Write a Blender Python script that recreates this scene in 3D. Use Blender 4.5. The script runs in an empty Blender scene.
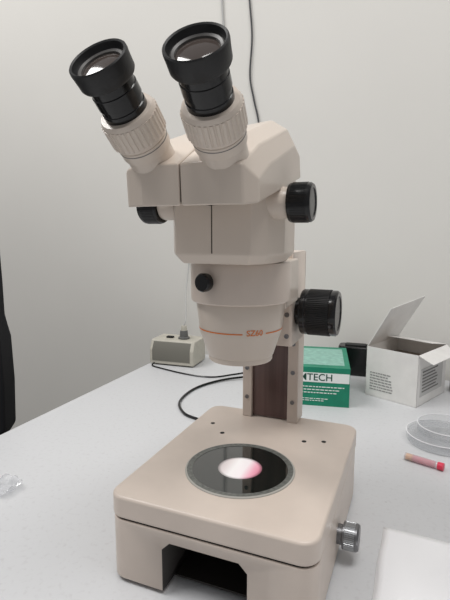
import bpy, bmesh, math, random
from mathutils import Vector, Matrix
random.seed(4)
SC = bpy.context.scene
COL = SC.collection
PI = math.pi
SC.view_settings.view_transform = 'Standard'
SC.view_settings.look = 'None'

# ------------------------------------------------------------------ materials
def lin(c):
    return tuple(((v/255)/12.92 if v/255 <= .04045 else ((v/255+.055)/1.055)**2.4) for v in c) + (1,)

def mat(name, rgb, rough=.5, metal=0, bump=0, bscale=400, var=0, vscale=8, spec=.5, trans=0, ior=1.45, coat=0, emit=0):
    m = bpy.data.materials.new(name); m.use_nodes = True
    nt = m.node_tree; b = nt.nodes['Principled BSDF']
    b.inputs['Base Color'].default_value = lin(rgb)
    b.inputs['Roughness'].default_value = rough
    b.inputs['Metallic'].default_value = metal
    b.inputs['Specular IOR Level'].default_value = spec
    b.inputs['Transmission Weight'].default_value = trans
    b.inputs['IOR'].default_value = ior
    b.inputs['Coat Weight'].default_value = coat
    if emit:
        b.inputs['Emission Color'].default_value = lin(rgb); b.inputs['Emission Strength'].default_value = emit
    tc = nt.nodes.new('ShaderNodeTexCoord')
    if bump:
        n = nt.nodes.new('ShaderNodeTexNoise'); n.inputs['Scale'].default_value = bscale
        bp = nt.nodes.new('ShaderNodeBump'); bp.inputs['Strength'].default_value = bump; bp.inputs['Distance'].default_value = .0006
        nt.links.new(tc.outputs['Object'], n.inputs['Vector']); nt.links.new(n.outputs['Fac'], bp.inputs['Height'])
        nt.links.new(bp.outputs['Normal'], b.inputs['Normal'])
    if var:
        n = nt.nodes.new('ShaderNodeTexNoise'); n.inputs['Scale'].default_value = vscale; n.inputs['Detail'].default_value = 4
        r = nt.nodes.new('ShaderNodeValToRGB')
        lo = tuple(max(0, v*(1-var)) for v in rgb); hi = tuple(min(255, v*(1+var*.5)) for v in rgb)
        r.color_ramp.elements[0].position = .3; r.color_ramp.elements[1].position = .7
        r.color_ramp.elements[0].color = lin(lo); r.color_ramp.elements[1].color = lin(hi)
        nt.links.new(tc.outputs['Object'], n.inputs['Vector']); nt.links.new(n.outputs['Fac'], r.inputs['Fac'])
        nt.links.new(r.outputs['Color'], b.inputs['Base Color'])
    return m

CREAM = mat('cream_enamel', (206, 193, 182), .34, bump=.06, bscale=900, var=.03, vscale=20)
CREAM2 = mat('cream_plastic', (205, 193, 181), .28, bump=.04, bscale=900)
BLACK = mat('black_plastic', (18, 18, 19), .2)
RUBBER = mat('black_rubber', (24, 24, 25), .5, bump=.2, bscale=500)
MATTE = mat('matte_black', (16, 16, 17), .7)
DARKIN = mat('unlit_cavity_dark', (46, 42, 39), .6)  # dark tone paints in the unlit recess and its black plate
SEAM = mat('dark_seam', (74, 66, 60), .8)
STEEL = mat('brushed_steel', (176, 178, 180), .3, metal=1)
DSTEEL = mat('dark_steel', (128, 128, 130), .35, metal=1)
GREYRING = mat('grey_ring', (112, 114, 110), .35, var=.2, vscale=300, metal=.2)
RINGLIP = mat('ring_lip', (168, 166, 160), .3)
GLASS_BLK = mat('black_glass', (18, 25, 23), .03, coat=1, spec=.8)
LENS = mat('coated_lens', (72, 64, 60), .10, spec=.9)
COLLAR = mat('dark_grey_collar', (88, 86, 84), .4)
ORANGE = mat('orange_print', (214, 118, 52), .5)
GREYPRINT = mat('grey_print', (120, 118, 116), .6)
FAINTPRINT = mat('faint_print', (142, 141, 140), .6)
WHITECARD = mat('white_card', (230, 228, 225), .6, var=.03, vscale=30)
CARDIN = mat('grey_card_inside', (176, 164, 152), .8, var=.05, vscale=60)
GREEN = mat('green_card', (16, 132, 102), .45, var=.08, vscale=40)
PALEGREEN = mat('pale_green_print', (140, 186, 172), .5, var=.1, vscale=90)
WHITEP = mat('white_print', (232, 236, 234), .5)
DKGREEN = mat('dark_green_print', (14, 70, 56), .5)
PAPER = mat('white_paper', (243, 243, 245), .85, bump=.35, bscale=500)
RED = mat('red_plastic', (218, 62, 88), .3)
YELLOW = mat('orange_tip', (228, 160, 80), .4)
SUPPLY = mat('beige_grey_supply', (188, 184, 172), .5, var=.04, vscale=50)
SUPPLYF = mat('supply_front', (112, 110, 102), .6)
DIALG = mat('grey_dial', (96, 96, 95), .4)
CORDW = mat('grey_cord', (176, 176, 174), .5)
CORDD = mat('dark_grey_cord', (70, 70, 72), .5)
FABRIC = mat('black_fabric', (20, 20, 24), .9, bump=.5, bscale=900)

def clear_mat(name, tint, diff, amount):
    m = bpy.data.materials.new(name); m.use_nodes = True
    nt = m.node_tree; nt.nodes.remove(nt.nodes['Principled BSDF']); out = nt.nodes['Material Output']
    t = nt.nodes.new('ShaderNodeBsdfTransparent'); t.inputs[0].default_value = tint
    g = nt.nodes.new('ShaderNodeBsdfGlossy'); g.inputs['Roughness'].default_value = .1
    d = nt.nodes.new('ShaderNodeBsdfDiffuse'); d.inputs[0].default_value = diff
    lw = nt.nodes.new('ShaderNodeLayerWeight'); lw.inputs['Blend'].default_value = .3
    p = nt.nodes.new('ShaderNodeMath'); p.operation = 'POWER'; p.inputs[1].default_value = 2.5
    ml = nt.nodes.new('ShaderNodeMath'); ml.operation = 'MULTIPLY_ADD'; ml.inputs[1].default_value = .5; ml.inputs[2].default_value = .04
    m1 = nt.nodes.new('ShaderNodeMixShader'); m1.inputs[0].default_value = amount
    m2 = nt.nodes.new('ShaderNodeMixShader')
    L = nt.links.new
    L(lw.outputs['Facing'], p.inputs[0]); L(p.outputs[0], ml.inputs[0])
    L(t.outputs[0], m1.inputs[1]); L(d.outputs[0], m1.inputs[2]); L(ml.outputs[0], m2.inputs[0])
    L(m1.outputs[0], m2.inputs[1]); L(g.outputs[0], m2.inputs[2]); L(m2.outputs[0], out.inputs[0])
    return m
CLEAR = clear_mat('clear_plastic', (.92, .925, .93, 1), (.85, .85, .87, 1), .07)
WRAP = clear_mat('wrapper_plastic', (.90, .91, .92, 1), (.9, .9, .92, 1), .3)
RIM = clear_mat('rim_highlight_plastic', (.97, .97, .98, 1), (.95, .95, .97, 1), .8)  # near-white plastic paints in the highlights along the dish rims
PINK = clear_mat('pink_translucent', (1, .66, .74, 1), lin((232, 84, 116)), .6)

def rack_mat():
    m = mat('brown_rack', (84, 62, 58), .22)
    nt = m.node_tree; b = nt.nodes['Principled BSDF']
    tc = nt.nodes.new('ShaderNodeTexCoord'); mp = nt.nodes.new('ShaderNodeMapping'); mp.inputs['Scale'].default_value = (90, 1, 3)
    n = nt.nodes.new('ShaderNodeTexNoise'); n.inputs['Scale'].default_value = 1; n.inputs['Detail'].default_value = 2
    r = nt.nodes.new('ShaderNodeValToRGB')
    r.color_ramp.elements[0].position = .3; r.color_ramp.elements[1].position = .75
    r.color_ramp.elements[0].color = lin((80, 60, 56)); r.color_ramp.elements[1].color = lin((106, 84, 80))
    nt.links.new(tc.outputs['Object'], mp.inputs['Vector']); nt.links.new(mp.outputs['Vector'], n.inputs['Vector'])
    nt.links.new(n.outputs['Fac'], r.inputs['Fac']); nt.links.new(r.outputs['Color'], b.inputs['Base Color'])
    return m
RACK = rack_mat()

def lamp_glow():
    m = bpy.data.materials.new('lit_window'); m.use_nodes = True
    nt = m.node_tree; b = nt.nodes['Principled BSDF']; b.inputs['Base Color'].default_value = (.06, .06, .06, 1); b.inputs['Roughness'].default_value = .1
    L = nt.links.new
    tc = nt.nodes.new('ShaderNodeTexCoord'); sx = nt.nodes.new('ShaderNodeSeparateXYZ'); mr = nt.nodes.new('ShaderNodeMapRange')
    mr.inputs['From Min'].default_value = -.024; mr.inputs['From Max'].default_value = .024
    r = nt.nodes.new('ShaderNodeValToRGB'); e = r.color_ramp.elements
    e[0].position = 0; e[0].color = lin((198, 186, 184)); e[1].position = 1; e[1].color = lin((222, 110, 138))
    for p, c in ((.2, (228, 216, 214)), (.38, (250, 244, 242)), (.62, (252, 240, 241)), (.80, (246, 174, 192))):
        k = e.new(p); k.color = lin(c)
    ad = nt.nodes.new('ShaderNodeVectorMath'); ad.operation = 'MULTIPLY'; ad.inputs[1].default_value = (1, 1, 0)
    ln = nt.nodes.new('ShaderNodeVectorMath'); ln.operation = 'LENGTH'
    m2 = nt.nodes.new('ShaderNodeMapRange'); m2.interpolation_type = 'SMOOTHSTEP'
    m2.inputs['From Min'].default_value = .0190; m2.inputs['From Max'].default_value = .0238
    m2.inputs['To Min'].default_value = .88; m2.inputs['To Max'].default_value = .25
    L(tc.outputs['Object'], sx.inputs[0]); L(sx.outputs['X'], mr.inputs['Value'])
    L(tc.outputs['Object'], ad.inputs[0]); L(ad.outputs[0], ln.inputs[0]); L(ln.outputs['Value'], m2.inputs['Value'])
    L(mr.outputs[0], r.inputs['Fac']); L(r.outputs['Color'], b.inputs['Emission Color']); L(m2.outputs[0], b.inputs['Emission Strength'])
    return m
GLOW = lamp_glow()

def table_mat():
    m = mat('white_laminate', (205, 207, 212), .38)
    nt = m.node_tree; b = nt.nodes['Principled BSDF']
    tc = nt.nodes.new('ShaderNodeTexCoord')
    n = nt.nodes.new('ShaderNodeTexNoise'); n.inputs['Scale'].default_value = 160; n.inputs['Detail'].default_value = 3
    r = nt.nodes.new('ShaderNodeValToRGB'); e = r.color_ramp.elements
    e[0].position = .25; e[0].color = lin((196, 196, 198)); e[1].position = .45; e[1].color = lin((204, 205, 207))
    v = nt.nodes.new('ShaderNodeTexVoronoi'); v.inputs['Scale'].default_value = 22
    r2 = nt.nodes.new('ShaderNodeValToRGB'); r2.color_ramp.elements[0].position = .025; r2.color_ramp.elements[1].position = .04
    r2.color_ramp.elements[0].color = (.6, .57, .55, 1); r2.color_ramp.elements[1].color = (1, 1, 1, 1)
    mx = nt.nodes.new('ShaderNodeMix'); mx.data_type = 'RGBA'; mx.blend_type = 'MULTIPLY'; mx.inputs['Factor'].default_value = .4
    L = nt.links.new
    L(tc.outputs['Object'], n.inputs['Vector']); L(tc.outputs['Object'], v.inputs['Vector'])
    L(n.outputs['Fac'], r.inputs['Fac']); L(v.outputs['Distance'], r2.inputs['Fac'])
    L(r.outputs['Color'], mx.inputs[6]); L(r2.outputs['Color'], mx.inputs[7]); L(mx.outputs[2], b.inputs['Base Color'])
    return m
TABLE = table_mat()
WALL = mat('painted_wall', (219, 217, 212), .75, bump=.1, bscale=300, var=.015, vscale=2, spec=.2)
FLOOR = mat('grey_floor', (130, 128, 125), .5, var=.1, vscale=12)

# ------------------------------------------------------------------ mesh helpers
def B(): return bmesh.new()
I4 = Matrix.Identity(4)
XZ = Matrix(((1, 0, 0, 0), (0, 0, 1, 0), (0, 1, 0, 0), (0, 0, 0, 1)))   # polygon in x,z extruded along y
YZ = Matrix(((0, 0, 1, 0), (1, 0, 0, 0), (0, 1, 0, 0), (0, 0, 0, 1)))   # polygon in y,z extruded along x

def prism(bm, poly, z0, z1, M=I4):
    a = [bm.verts.new(M @ Vector((x, y, z0))) for x, y in poly]
    b = [bm.verts.new(M @ Vector((x, y, z1))) for x, y in poly]
    n = len(poly)
    bm.faces.new(a[::-1]); bm.faces.new(b)
    for i in range(n): bm.faces.new((a[i], a[(i+1) % n], b[(i+1) % n], b[i]))
    return bm

def rrect(x0, y0, x1, y1, r, seg=6):
    p = []
    for cx, cy, a0 in ((x1-r, y0+r, -PI/2), (x1-r, y1-r, 0), (x0+r, y1-r, PI/2), (x0+r, y0+r, PI)):
        for k in range(seg+1):
            a = a0 + PI/2*k/seg
            p.append((cx+r*math.cos(a), cy+r*math.sin(a)))
    return p

def rbox(bm, x0, x1, y0, y1, z0, z1, r=.002, M=I4, seg=5):
    return prism(bm, rrect(x0, y0, x1, y1, r, seg), z0, z1, M)

def lathe(bm, prof, n=64, M=I4, cap=True):
    rings = []
    for r, z in prof:
        if r < 1e-6: rings.append([bm.verts.new(M @ Vector((0, 0, z)))])
        else: rings.append([bm.verts.new(M @ Vector((r*math.cos(2*PI*k/n), r*math.sin(2*PI*k/n), z))) for k in range(n)])
    for a, b in zip(rings, rings[1:]):
        if len(a) == 1 and len(b) == 1: continue
        for k in range(n):
            k2 = (k+1) % n
            if len(a) == 1: bm.faces.new((a[0], b[k2], b[k]))
            elif len(b) == 1: bm.faces.new((a[k], a[k2], b[0]))
            else: bm.faces.new((a[k], a[k2], b[k2], b[k]))
    if cap:
        if len(rings[0]) > 1: bm.faces.new(rings[0][::-1])
        if len(rings[-1]) > 1: bm.faces.new(rings[-1])
    return bm

def gear(bm, r0, r1, n, z0, z1, M=I4):
    p = []
    for k in range(n):
        a = 2*PI*k/n; d = 2*PI/n
        for f, r in ((0, r0), (.18, r1), (.62, r1), (.8, r0)):
            p.append((r*math.cos(a+f*d), r*math.sin(a+f*d)))
    return prism(bm, p, z0, z1, M)

def smooth_path(pts, n=8):
    P = [Vector(p) for p in pts]; P = [P[0]*2-P[1]] + P + [P[-1]*2-P[-2]]
    out = []
    for i in range(1, len(P)-2):
        for k in range(n):
            t = k/n; a, b, c, d = P[i-1], P[i], P[i+1], P[i+2]
            out.append(.5*((2*b)+(c-a)*t+(2*a-5*b+4*c-d)*t*t+(3*b-a-3*c+d)*t**3))
    out.append(P[-2]); return out

def tube(bm, pts, r, n=10, smooth=True):
    P = smooth_path(pts) if smooth else [Vector(p) for p in pts]
    rings = []
    up = Vector((.13, .21, .97))
    for i, p in enumerate(P):
        t = (P[min(i+1, len(P)-1)]-P[max(i-1, 0)]).normalized()
        s = t.cross(up).normalized(); u = s.cross(t).normalized()
        up = u
        rings.append([bm.verts.new(p + s*r*math.cos(2*PI*k/n) + u*r*math.sin(2*PI*k/n)) for k in range(n)])
    for a, b in zip(rings, rings[1:]):
        for k in range(n): bm.faces.new((a[k], a[(k+1) % n], b[(k+1) % n], b[k]))
    bm.faces.new(rings[0][::-1]); bm.faces.new(rings[-1])
    return bm

def obj(name, bm, m, parent=None, bevel=0, seg=3, label=None, ang=32):
    bmesh.ops.recalc_face_normals(bm, faces=bm.faces)
    me = bpy.data.meshes.new(name); bm.to_mesh(me); bm.free()
    for p in me.polygons: p.use_smooth = True
    try: me.set_sharp_from_angle(angle=math.radians(ang))
    except Exception: pass
    o = bpy.data.objects.new(name, me); COL.objects.link(o); me.materials.append(m)
    if parent: o.parent = parent
    if bevel:
        md = o.modifiers.new('bevel', 'BEVEL'); md.width = bevel; md.segments = seg; md.limit_method = 'ANGLE'
        md.angle_limit = math.radians(18); md.harden_normals = True
    if label: o['label'] = label
    return o

def bake(o):
    dg = bpy.context.evaluated_depsgraph_get(); dg.update()
    me = bpy.data.meshes.new_from_object(o.evaluated_get(dg)); o.modifiers.clear(); o.data = me

def cut(o, cutters):
    tmp = []
    for bm in cutters:
        c = obj('cutter', bm, MATTE); tmp.append(c)
        md = o.modifiers.new('b', 'BOOLEAN'); md.operation = 'DIFFERENCE'; md.object = c; md.solver = 'EXACT'
    bake(o)
    for c in tmp: bpy.data.objects.remove(c)

def text_bm(body, size, f, space=1.0, bold=0.0):
    cu = bpy.data.curves.new('t', 'FONT'); cu.body = body; cu.size = size; cu.align_x = 'CENTER'; cu.align_y = 'CENTER'
    cu.space_character = space; cu.offset = bold
    o = bpy.data.objects.new('t', cu); COL.objects.link(o)
    dg = bpy.context.evaluated_depsgraph_get(); dg.update()
    me = bpy.data.meshes.new_from_object(o.evaluated_get(dg)); bpy.data.objects.remove(o)
    bm = bmesh.new(); bm.from_mesh(me)
    for v in bm.verts: v.co = f(v.co.x, v.co.y)
    return bm

def thing(name, label, cat, loc=(0, 0, 0), rz=0, group=None):
    o = bpy.data.objects.new(name, None); COL.objects.link(o); o.empty_display_size = .02
    o.location = loc; o.rotation_euler = (0, 0, rz); o['label'] = label; o['category'] = cat
    if group: o['group'] = group
    return o
def tag(o, label, cat, group=None):
    o['label'] = label; o['category'] = cat
    if group: o['group'] = group
    return o
def struct(o): o['kind'] = 'structure'; return o
def align(p, d):
    return Matrix.Translation(Vector(p)) @ Vector(d).normalized().to_track_quat('Z', 'Y').to_matrix().to_4x4()
A = math.radians

# ------------------------------------------------------------------ camera
CAM = Vector((.1645, -.4386, .338)); F = 470.0
YAW = A(22.5); PITCH = A(8.2)
fwd = Vector((-math.sin(YAW)*math.cos(PITCH), math.cos(YAW)*math.cos(PITCH), -math.sin(PITCH)))
rgt = Vector((math.cos(YAW), math.sin(YAW), 0)); upv = rgt.cross(fwd)
cd = bpy.data.cameras.new('camera'); co = bpy.data.objects.new('camera', cd); COL.objects.link(co)
co.location = CAM; co.rotation_euler = Matrix((rgt, upv, -fwd)).transposed().to_euler()
cd.sensor_width = 36; cd.sensor_height = 36; cd.sensor_fit = 'VERTICAL'; cd.lens = 36*F/600; cd.clip_start = .01
SC.camera = co

def on_table(u, v, z=0):
    d = fwd + rgt*((u-225)/F) - upv*((v-300)/F)
    return CAM + d*((z-CAM.z)/d.z)
def on_wall(u, v, y):
    d = fwd + rgt*((u-225)/F) - upv*((v-300)/F)
    return CAM + d*((y-CAM.y)/d.y)

# ------------------------------------------------------------------ room
TX0, TX1, TY0, TY1 = -.474, 1.15, -.75, .725
WY = .745
struct(obj('wall_back', rbox(B(), -3, 2.5, WY, WY+.08, -.75, 1.9, .001), WALL))
struct(obj('floor', rbox(B(), -3, 2.5, -2.2, WY, -.80, -.75, .001), FLOOR))

tb = thing('table', 'white laminate table carrying the microscope, boxes and dishes', 'table', (0, 0, -.75))
obj('tabletop', rbox(B(), TX0, TX1, TY0, TY1, .72, .75, .012), TABLE, tb, bevel=.004)
for x in (TX0+.06, TX1-.06):
    for y in (TY0+.06, TY1-.06):
        obj('leg', lathe(B(), [(.02, 0), (.02, .72)], 24, Matrix.Translation((x, y, 0))), STEEL, tb)

# ------------------------------------------------------------------ microscope
ms = thing('stereo_microscope', 'cream binocular stereo microscope with black eyecups on a lit stand base', 'microscope')
HB = .09
base = obj('base', rbox(B(), -.1012, .1012, -.0932, .1622, .004, .0656, .016, seg=8), CREAM, ms, bevel=.0012)
c1 = B(); prism(c1, [(-.042, -.02), (.042, -.02), (.042, .047), (.034, .055), (-.034, .055), (-.042, .047)], -.2, .09, XZ)
cut(base, [c1])
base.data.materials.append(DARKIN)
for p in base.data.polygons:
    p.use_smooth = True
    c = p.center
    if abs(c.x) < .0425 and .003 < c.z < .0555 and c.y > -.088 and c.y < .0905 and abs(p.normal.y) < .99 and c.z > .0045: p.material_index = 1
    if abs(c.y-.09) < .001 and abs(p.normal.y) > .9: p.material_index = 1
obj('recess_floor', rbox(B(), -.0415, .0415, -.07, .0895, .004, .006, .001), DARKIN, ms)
obj('mirror_box', rbox(B(), -.03, .03, -.01, .06, .006, .046, .003), BLACK, ms, bevel=.001)
obj('gap_filler', rbox(B(), -.0995, .0995, -.0915, .1605, .0640, .0690, .015), MATTE, ms)
obj('top_plate', rbox(B(), -.102, .102, -.094, .163, .0670, HB, .0165, seg=8), CREAM, ms, bevel=.0034, seg=4)
for x in (-.08, .082):
    for y in (-.072, .14):
        obj('foot', lathe(B(), [(.009, 0), (.010, .0045)], 24, Matrix.Translation((x, y, 0))), RUBBER, ms, label='black rubber foot')
sr = obj('stage_ring', lathe(B(), [(.0505, HB-.001), (.0505, HB+.0011), (.0564, HB+.0011), (.0564, HB-.001)], 96, cap=False), GREYRING, ms, label='grey metal ring around the stage glass')
obj('ring_lip', lathe(B(), [(.0562, HB-.001), (.0562, HB+.0014), (.0574, HB+.0012), (.0580, HB+.0006), (.0580, HB-.001)], 96, cap=False), RINGLIP, sr, label='pale outer lip of the stage ring')
obj('stage_glass', lathe(B(), [(.0234, HB-.0005), (.0234, HB+.0008), (.0505, HB+.0008), (.0505, HB-.0005)], 96, cap=False), GLASS_BLK, ms, label='dark glass stage disc')
obj('light_window', lathe(B(), [(.0234, HB-.0005), (.0234, HB+.0006), (0, HB+.0006)], 64), GLOW, ms, label='glowing white and pink window in the stage')
for x, y in ((-.075, .098), (-.052, .075), (.048, .09), (.07, .098)):
    obj('screw_hole', lathe(B(), [(.0028, HB-.001), (.0028, HB+.0003), (0, HB+.0003)], 20, Matrix.Translation((x, y, 0))), MATTE, ms)
MX = Matrix.Translation((.1008, .02, .029)) @ Matrix.Rotation(PI/2, 4, 'Y')
kn = obj('lamp_knob', lathe(B(), [(.010, -.001), (.010, .005), (.0135, .006), (.0135, .02), (.0122, .022), (0, .022)], 40, MX), DSTEEL, ms, label='metal knob on the side of the base')
obj('knob_grip', gear(B(), .0134, .0139, 44, .008, .018, MX), STEEL, kn)

# pillar and rack
px = -.0095
pil = B()
prism(pil, [(px-.039, .138), (px-.026, .138), (px-.026, .146), (px+.023, .146), (px+.023, .138), (px+.037, .138), (px+.037, .168), (px-.039, .168)], HB, .314)
obj('pillar', pil, CREAM, ms, bevel=.0012)
obj('rack_strip', rbox(B(), px-.0262, px+.0232, .1430, .148, HB+.002, .30, .001), RACK, ms, label='glossy brown slide strip on the pillar')
SCREW = [(.0028, -.001), (.0028, .0009), (.0017, .0009), (.0017, .0001), (0, .0001)]
for x in (px-.0325, px+.030):
    for z in (.118, .158, .196):
        obj('screw', lathe(B(), SCREW, 20, align((x, .138, z), (0, -1, 0))), DSTEEL, ms)
obj('focus_block', rbox(B(), -.043, .034, .075, .138, .208, .316, .004), CREAM, ms, bevel=.0015)
obj('holder_arm', prism(B(), [(-.044, .01), (.044, .01), (.040, .076), (-.043, .076)], .262, .3092), CREAM2, ms, bevel=.002)
for s, L_ in ((1, 0), (-1, -.019)):
    X0 = .034 if s == 1 else -.043
    M = align((X0, .10, .246), (s, 0, 0))
    k = obj('focus_knob', lathe(B(), [(.016, -.001), (.016, .006), (.0255, .0065), (.0265, .008), (.0265, .012), (.0258, .013), (.0258, .041+L_), (.0262, .042+L_), (.0262, .046+L_), (.0245, .048+L_), (.020, .048+L_), (.0195, .0470+L_), (0, .0470+L_)], 72, M), BLACK, ms)
    obj('rubber_grip', gear(B(), .0260, .0268, 72, .0145, .0395+L_, M), RUBBER, k)
for z in (.220, .245):
    obj('screw', lathe(B(), SCREW, 20, align((.028, .075, z), (0, -1, 0))), DSTEEL, ms)

# holder ring
hr = obj('holder_ring', lathe(B(), [(.0455, .273), (.0485, .2712), (.0496, .2725), (.0498, .276), (.0498, .306), (.0485, .3095), (.040, .3095)], 96), CREAM, ms)
a = A(-105); dr = Vector((math.cos(a), math.sin(a), 0))
M = align(dr*.0488 + Vector((0, 0, .293)), dr)
obj('thumb_screw', lathe(B(), [(.004, 0), (.004, .004), (.0082, .005), (.0086, .007), (.0086, .011), (.0075, .0125), (0, .013)], 36, M), BLACK, hr, label='black thumb screw on the holder ring')
# objective housing
R0, Z0, R1, Z1 = .0412, .2400, .0446, .2700
prof = [(.0436, .2745), (R1, Z1), (R0, Z0), (.0406, .2387), (.0336, .2172), (.0330, .2166), (.0326, .2160), (.0324, .2120), (.0316, .2108), (.0245, .2105), (.023, .214), (0, .214)]
obh = obj('objective_housing', lathe(B(), prof, 96), CREAM2, ms, ang=22)
obj('front_lens', lathe(B(), [(.0228, .2125), (.0228, .2135), (0, .2115)], 48), LENS, obh)
def cone_r(z): return R0 + (z-Z0)*(R1-R0)/(Z1-Z0)
def arc_band(bm, a0, a1, z0, z1, off=.00025, n=80):
    vs = []
    for k in range(n+1):
        aa = a0+(a1-a0)*k/n
        vs.append([bm.verts.new(((cone_r(z)+off)*math.cos(aa), (cone_r(z)+off)*math.sin(aa), z)) for z in (z0, z1)])
    for p, q in zip(vs, vs[1:]): bm.faces.new((p[0], q[0], q[1], p[1]))
    return bm
obj('trim_line', arc_band(B(), A(-35), A(-35+328), .2433, .2445), ORANGE, obh, label='thin orange line around the housing')
def conewrap(x, y):
    z = .2448+y; rr = cone_r(z)+.0004; aa = A(-51)+x/rr
    return Vector((rr*math.cos(aa), rr*math.sin(aa), z))
obj('lettering', text_bm('SZ60', .0078, conewrap, bold=.00010), ORANGE, obh, label='orange printed lettering')

# head body
hb = B()
plan = [(-.035, -.071), (.035, -.071), (.046, -.057), (.053, -.032), (.053, .004), (.040, .022), (-.040, .022), (-.053, .004), (-.053, -.032), (-.044, -.057)]
rings = []
for z, sc in ((.3105, .86), (.3185, .99), (.321, 1), (.386, 1)):
    rings.append([hb.verts.new((x*sc, -.024+(y+.024)*sc, z)) for x, y in plan])
for r0, r1 in zip(rings, rings[1:]):
    n = len(r0)
    for i in range(n): hb.faces.new((r0[i], r0[(i+1) % n], r1[(i+1) % n], r1[i]))
hb.faces.new(rings[0][::-1]); hb.faces.new(rings[-1])
head = obj('head_body', hb, CREAM2, ms, bevel=.0012, ang=15)
obj('centre_seam', rbox(B(), -.0005, .0005, -.0713, -.069, .320, .366, .0002), SEAM, head)
for s in (1, -1):
    slices = [
        (.0005, [(-.127, .357), (-.129, .387), (-.090, .408), (-.006, .437), (.016, .428), (.018, .388)]),
        (.032,  [(-.127, .357), (-.129, .388), (-.090, .412), (-.006, .440), (.014, .432), (.018, .388)]),
        (.0475, [(-.123, .357), (-.125, .385), (-.088, .404), (-.010, .430), (.012, .423), (.017, .388)]),
        (.0555, [(-.111, .359), (-.112, .376), (-.084, .390), (-.012, .414), (.008, .408), (.013, .389)]),
    ]
    bm = B(); sl = [[bm.verts.new((s*X, y, z)) for y, z in pr] for X, pr in slices]
    for p, q in zip(sl, sl[1:]):
        for i in range(6): bm.faces.new((p[i], p[(i+1) % 6], q[(i+1) % 6], q[i]))
    bm.faces.new(sl[0]); bm.faces.new(sl[-1][::-1])
    obj('prism_housing', bm, CREAM2, ms, bevel=.0016, seg=3, ang=12)
obj('housing_seam', rbox(B(), -.0008, .0008, -.126, .012, .36, .3860, .0002), SEAM, ms)
# zoom knobs
for s in (1, -1):
    M = align((s*.045, -.046, .3625), (s, 0, 0))
    k = obj('zoom_knob', lathe(B(), [(.0110, .010), (.0110, .0160), (.0156, .0162), (.0163, .0175), (.0163, .0340), (.0150, .0358), (.012, .036), (.0115, .0352), (0, .0352)], 56, M), BLACK, ms)
    obj('knob_grip', gear(B(), .0161, .0167, 60, .0190, .0318, M), BLACK, k)
    obj('knob_bush', lathe(B(), [(.0135, -.002), (.0135, .0120), (.0125, .0155)], 48, M), CREAM2, k, label='cream bush behind the knob')
# tubes and eyepieces
for s in (1, -1):
    M = align((s*.029, -.109, .388), (s*.057+.045, -.763, .64))
    et = obj('eyepiece_tube', lathe(B(), [(.0195, -.016), (.0195, -.002), (.0186, .0015), (.0178, .005), (.0176, .0195), (.0170, .020)], 64, M), CREAM2, ms)
    dring = obj('dioptre_ring', lathe(B(), [(.0170, .0185), (.0188, .0195), (.0191, .0205), (.0191, .0285), (.0186, .0288), (.0186, .0300), (.0202, .0305), (.0207, .032), (.0207, .0500), (.0194, .0525), (.0150, .0527)], 72, M), CREAM2, et)
    obj('ribbed_grip', gear(B(), .0205, .0214, 34, .0325, .0490, M), CREAM2, et)
    obj('scale_line', lathe(B(), [(.0180, .0262), (.0193, .0262), (.0193, .0268), (.0180, .0268)], 72, M, cap=False), GREYPRINT, et)
    ep = obj('eyepiece', lathe(B(), [(.0160, .051), (.0160, .057), (.0153, .0575), (.0153, .061), (.0162, .0615), (.0162, .070), (.0156, .0705), (.0156, .081), (.010, .084)], 64, M), BLACK, ms, label='black eyepiece barrel')
    obj('eyecup', lathe(B(), [(.0155, .0765), (.0188, .0770), (.0196, .0785), (.0199, .0850), (.0203, .0895), (.0201, .0912), (.0193, .0920), (.0182, .0912), (.0175, .0880), (.0166, .0865), (.0155, .0860), (.0150, .0845), (.0150, .081)], 72, M, cap=False), RUBBER, ep, label='black rubber eyecup')
    obj('lens_collar', lathe(B(), [(.0170, .0866), (.0158, .0874), (.0142, .0866), (.0140, .085)], 64, M, cap=False), COLLAR, ep)
    obj('eye_lens', lathe(B(), [(.0142, .0852), (.012, .0862), (.007, .0871), (0, .0875)], 48, M), LENS, ep)

# ------------------------------------------------------------------ lamp power supply
sp = thing('lamp_supply', 'small beige power supply box with a top dial near the far left table corner', 'power supply', (-.410, .625, 0), A(4))
w, d, h = .061, .042, .064
obj('casing', prism(B(), [(-d, .003), (-d, .040), (-d+.012, h), (d, h), (d, .003)], -w, w, YZ), SUPPLY, sp, bevel=.003)
obj('front_panel', prism(B(), [(-d-.0008, .012), (-d-.0008, .0395), (-d+.0100, h-.004), (-d+.0125, h-.006), (-d+.002, .038), (-d+.002, .012)], -w+.008, w-.010, YZ), SUPPLYF, sp)
dk = obj('dial', lathe(B(), [(.015, h-.001), (.015, h+.004), (.011, h+.006), (.010, h+.020), (.009, h+.022), (0, h+.022)], 32, Matrix.Translation((.018, 0, 0))), DIALG, sp)
obj('dial_cap', lathe(B(), [(.008, h+.0215), (.007, h+.034), (0, h+.035)], 24, Matrix.Translation((.018, 0, 0))), SUPPLY, dk)
obj('switch', rbox(B(), -.03, -.012, -.006, .006, h, h+.004, .001), MATTE, sp)
for x in (-.045, .045):
    for y in (-.03, .03): obj('foot', lathe(B(), [(.005, 0), (.005, .0035)], 16, Matrix.Translation((x, y, 0))), RUBBER, sp)

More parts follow.
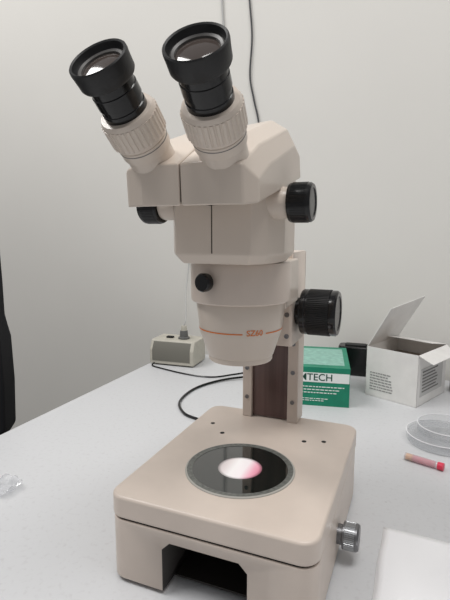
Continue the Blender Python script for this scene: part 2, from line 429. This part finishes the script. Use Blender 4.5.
def cord(pts, r, m, label, name='power_cord'):
    return tag(obj(name, tube(B(), pts, r), m), label, 'cord')
cord([(-.452, .5755, .007), (-.452, .565, .0024), (-.43, .555, .0020), on_table(186, 374, .002), on_table(212, 377, .002), on_table(236, 374, .002), on_table(262, 371, .002), on_table(300, 380, .002)], .0018, BLACK,
     'thin black cord running across the table in front of the small power supply', 'supply_cable')
cord([on_table(252, 376, .0075), on_table(222, 380, .004), on_table(196, 388, .0026), on_table(180, 401, .0026), on_table(184, 413, .0026), on_table(200, 420, .0026)], .0026, BLACK,
     'black cord looping on the table behind the microscope base', 'looped_cable')
wy = WY-.004
cord([on_wall(249, -60, wy), on_wall(249, -10, wy), on_wall(252, 35, wy), on_wall(250, 75, wy), on_wall(254, 100, wy), on_wall(259, 126, wy), on_wall(262, 180, wy), on_wall(262, 330, wy)], .0022, CORDD,
     'dark cord hanging down the wall behind the right eyepiece', 'dark_wall_cable')
cord([on_wall(221, -60, wy), on_wall(222, 0, wy), on_wall(224, 40, wy), on_wall(224, 110, wy), on_wall(226, 330, wy)], .0024, CORDW,
     'pale grey cord hanging down the wall between the eyepieces', 'pale_wall_cable')
q = on_wall(189, 262, wy)
cord([q+Vector((0, 0, .1)), q, on_wall(186, 292, .70), (-.391, .637, .117), (-.3921, .626, .0985)], .0016, CORDW,
     'thin pale wire rising from the top of the small power supply', 'dial_wire')

# ------------------------------------------------------------------ green tissue box
gc = on_table(349, 408)
gb = thing('tissue_box', 'green and white lab wipe box behind the microscope pillar', 'box', (gc.x, gc.y, 0), A(11))
W, D, H = .118, .17, .078
obj('carton', rbox(B(), -W, 0, 0, D, 0, H, .001), GREEN, gb, bevel=.0006)
obj('label_band', rbox(B(), -W+.001, -.001, -.0006, .001, .048, .067, .0005), WHITEP, gb)
obj('lettering', text_bm('KIMTECH', .0195, lambda x, y: Vector((x-.0735, -.0009, .0575+y)), bold=.0002), DKGREEN, gb)
obj('top_print', rbox(B(), -W+.010, -.010, .018, D-.018, H, H+.0004, .001), PALEGREEN, gb)
def bars(bm, x0, z0, n, wmax, step, t=.0012, y=-.0008):
    for k in range(n):
        x = x0
        while x < x0+wmax*random.uniform(.75, 1):
            ww = random.uniform(.003, .008); rbox(bm, x, x+ww, y, y+.001, z0-k*step, z0-k*step+t, .0002, seg=1); x += ww+.0015
    return bm
obj('small_print', bars(B(), -.095, .038, 3, .085, .006, .0016), WHITEP, gb)
obj('small_print', bars(B(), -.095, .014, 2, .05, .004), WHITEP, gb)

# ------------------------------------------------------------------ open white carton
wc = on_table(416, 408)
wb = thing('open_carton', 'open white cardboard carton with raised flap on the right of the table', 'box', (wc.x, wc.y, 0), A(-24))
w, d, h, t = .110, .134, .104, .0012
cb = B()
rbox(cb, -w, 0, 0, t, 0, h, .0004, seg=1); rbox(cb, -w, 0, d-t, d, 0, h, .0004, seg=1)
rbox(cb, -w, -w+t, 0, d, 0, h, .0004, seg=1); rbox(cb, -t, 0, 0, d, 0, h, .0004, seg=1); rbox(cb, -w, 0, 0, d, 0, t, .0004, seg=1)
obj('carton', cb, WHITECARD, wb)
M = Matrix.Translation((-w, 0, h)) @ Matrix.Rotation(A(28), 4, 'Y')
obj('flap', prism(B(), [(.001, .0), (d-.001, .0), (d+.012, .110), (.008, .094)], 0, .0012, M @ YZ), WHITECARD, wb, label='raised white flap')
M = Matrix.Translation((0, 0, h)) @ Matrix.Rotation(A(116), 4, 'Y')
obj('flap', prism(B(), [(.001, .0), (d-.001, .0), (d-.02, .030), (.004, .030)], 0, .0012, M @ YZ), WHITECARD, wb, label='white flap folded outward on the right')
M = Matrix.Translation((0, d, h)) @ Matrix.Rotation(A(80), 4, 'X')
obj('flap', prism(B(), [(-w+.003, .0), (-.002, .0), (-.006, .062), (-w+.008, .062)], 0, .0012, M @ XZ), WHITECARD, wb, label='rear flap folded over the opening')
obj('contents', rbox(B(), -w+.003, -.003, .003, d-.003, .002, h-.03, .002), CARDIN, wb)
obj('small_print', bars(B(), -.100, .050, 7, .050, .0058, .0020), FAINTPRINT, wb)
LG = mat('light_grey_print', (196, 195, 193), .6)
pb = rbox(B(), .012, .115, -.0006, .0004, .018, .074, .001); pb.transform(Matrix.Rotation(PI/2, 4, 'Z'))
obj('label_panel', pb, LG, wb)
sb = bars(B(), .020, .066, 7, .075, .0066, .0026, y=-.0012); sb.transform(Matrix.Rotation(PI/2, 4, 'Z'))
obj('small_print', sb, GREYPRINT, wb)

ac = on_table(374, 378)
ad = thing('power_adapter', 'black adapter by the wall between green box and white carton', 'adapter', (ac.x, ac.y, 0), A(3))
obj('casing', rbox(B(), -.085, 0, 0, .045, 0, .070, .012), BLACK, ad, bevel=.010)
obj('top_ridge', rbox(B(), -.07, -.02, .012, .034, .069, .073, .006), RUBBER, ad, bevel=.002)
bh = on_table(465, 392)
hb2 = thing('tape_dispenser', 'black object at the right edge beside the white carton', 'dispenser', bh, 0)
obj('body', rbox(B(), -.03, .05, -.02, .02, 0, .022, .008), BLACK, hb2, bevel=.004)
obj('spool', lathe(B(), [(.010, -.012), (.018, -.012), (.018, .012), (.010, .012)], 32, align((.015, 0, .027), (0, 1, 0))), RUBBER, hb2)

# ------------------------------------------------------------------ petri dishes
def torus_ring(r, z, t): return lathe(B(), [(r-t, z-t), (r+t, z-t), (r+t, z+t), (r-t, z+t), (r-t, z-t)], 72, cap=False)
def dish(name, label, loc, r, h, lid):
    t = thing(name, label, 'petri dish', loc, 0, 'clear dishes at the right')
    b = obj('bottom', lathe(B(), [(0, .0008), (r, .0008), (r, h)], 64, cap=False), CLEAR, t)
    if lid:
        l = obj('lid', lathe(B(), [(0, h+.0022), (r+.0024, h+.0022), (r+.0024, h*.35)], 64, cap=False), CLEAR, t)
        obj('rim', torus_ring(r+.0024, h+.0018, .0006), RIM, l)
    else: obj('rim', torus_ring(r, h, .0006), RIM, b)
    return t
dish('petri_dish', 'clear round petri dish with its lid on, at the right table side', (.214, .364, 0), .053, .014, True)
dish('petri_dish', 'empty open clear dish stacked on the lidded petri dish', (.221, .370, .0170), .046, .012, False)

# ------------------------------------------------------------------ small pink vial
c = on_table(424, 465)
vd = (on_table(441, 470)-on_table(405, 459)); ang = math.atan2(vd.y, vd.x)
vi = thing('sample_vial', 'small pink vial with an orange band lying in front of the petri dish', 'vial', (c.x, c.y, 0), ang)
M = align((-.028, 0, .0056), (1, 0, 0))
obj('vial_body', lathe(B(), [(0, 0), (.0052, 0), (.0052, .044), (.004, .048), (0, .048)], 32, M), WRAP, vi, label='clear tube body')
obj('pink_fill', lathe(B(), [(0, .012), (.0046, .012), (.0046, .043), (0, .043)], 32, M), PINK, vi, label='pink contents of the tube')
obj('cap', lathe(B(), [(.0035, .047), (.0056, .047), (.0056, .055), (0, .056)], 24, M), RED, vi, label='red end cap')
obj('orange_band', lathe(B(), [(.0046, .002), (.0046, .0115)], 24, M), YELLOW, vi)

# ------------------------------------------------------------------ folded paper towel
pt = thing('paper_towel', 'folded white paper towel at the lower right beside the base knob', 'paper towel', (.142, .094, 0), A(-1))
for k in range(2):
    bm = B(); n = 28; S = .20
    g = [[bm.verts.new((S*i/n+.0010*k+.0007*math.sin(j*.5+k), -S*j/n-.0010*k+.0007*math.sin(i*.4+k),
          .0003+.0004*k+.0009*k*math.exp(-((i-14-.25*j*.3)/1.2)**2)+.00008*(1+math.sin(i*.9+k)*math.sin(j*.7)))) for j in range(n+1)] for i in range(n+1)]
    for i in range(n):
        for j in range(n): bm.faces.new((g[i][j], g[i][j+1], g[i+1][j+1], g[i+1][j]))
    o = obj('sheet', bm, PAPER, pt, ang=80)
    md = o.modifiers.new('solid', 'SOLIDIFY'); md.thickness = .0002

# ------------------------------------------------------------------ crumpled clear plastic at left
bm = B(); n = 36; rings = []
for q, (r, z) in enumerate(((.003, .001), (.012, .0012), (.015, .005), (.017, .009), (.020, .010), (.022, .008))):
    ring = []
    for k in range(n):
        a = 2*PI*k/n; w_ = 1+.10*math.sin(5*a+q)+.05*math.sin(11*a+2*q)
        ring.append(bm.verts.new((r*w_*math.cos(a), r*w_*math.sin(a), max(.0006, z*(1+.25*math.sin(7*a+q))))))
    rings.append(ring)
for a_, b_ in zip(rings, rings[1:]):
    for k in range(n): bm.faces.new((a_[k], a_[(k+1) % n], b_[(k+1) % n], b_[k]))
bm.faces.new(rings[0])
pc = obj('crumpled_wrapper', bm, WRAP, ang=25)
pc.location = (-.328, -.014, 0)
tag(pc, 'crumpled clear plastic wrapper lying at the left edge of the table', 'wrapper')

# ------------------------------------------------------------------ office chair beyond the left table edge
chx = thing('office_chair', 'black office chair standing left of the table', 'chair', (-.889, .208, -.75), YAW)
R = B()
hw = [(.226, 1.108), (.236, 1.09), (.238, .98), (.238, .91), (.243, .885), (.249, .86), (.251, .76), (.247, .66), (.22, .62)]
prism(R, hw + [(-x, z) for x, z in hw[::-1]], -.03, .03, XZ)
obj('backrest', R, FABRIC, chx, bevel=.006)
obj('seat', rbox(B(), -.23, .23, -.47, -.03, .44, .51, .08), FABRIC, chx, bevel=.02)
obj('back_support', rbox(B(), -.03, .03, .0, .04, .46, .8, .01), BLACK, chx)
obj('seat_plate', rbox(B(), -.05, .05, -.28, .04, .42, .46, .01), BLACK, chx)
obj('gas_post', lathe(B(), [(.025, .07), (.025, .43)], 24, Matrix.Translation((0, -.25, 0))), BLACK, chx)
for k in range(5):
    a = 2*PI*k/5+.3
    e = Vector((.26*math.cos(a), -.25+.26*math.sin(a), .055))
    lg = obj('base_leg', tube(B(), [(0, -.25, .09), tuple(e)], .016, smooth=False), BLACK, chx)
    obj('castor', lathe(B(), [(.001, -.012), (.028, -.012), (.028, .012), (.001, .012)], 24, align((e.x, e.y, .0285), (math.sin(a), -math.cos(a), 0))), RUBBER, lg)

# ------------------------------------------------------------------ light
def area(loc, target, sx, sy, power, color):
    ld = bpy.data.lights.new('area', 'AREA'); ld.shape = 'RECTANGLE'; ld.size = sx; ld.size_y = sy; ld.energy = power; ld.color = color
    o = bpy.data.objects.new('ceiling_light', ld); COL.objects.link(o); o.location = loc
    o.rotation_euler = (Vector(target)-Vector(loc)).to_track_quat('-Z', 'Y').to_euler()
area((-1.2, -.4, 2.0), (-.8, .0, 0), 1.3, .5, 27, (1, .985, .965))
area((.5, -.4, 2.0), (.3, -.1, .0), 1.3, .5, 21, (1, .985, .968))
w = bpy.data.worlds.new('world'); SC.world = w; w.use_nodes = True
w.node_tree.nodes['Background'].inputs[0].default_value = (.98, .98, 1, 1)
w.node_tree.nodes['Background'].inputs[1].default_value = .28
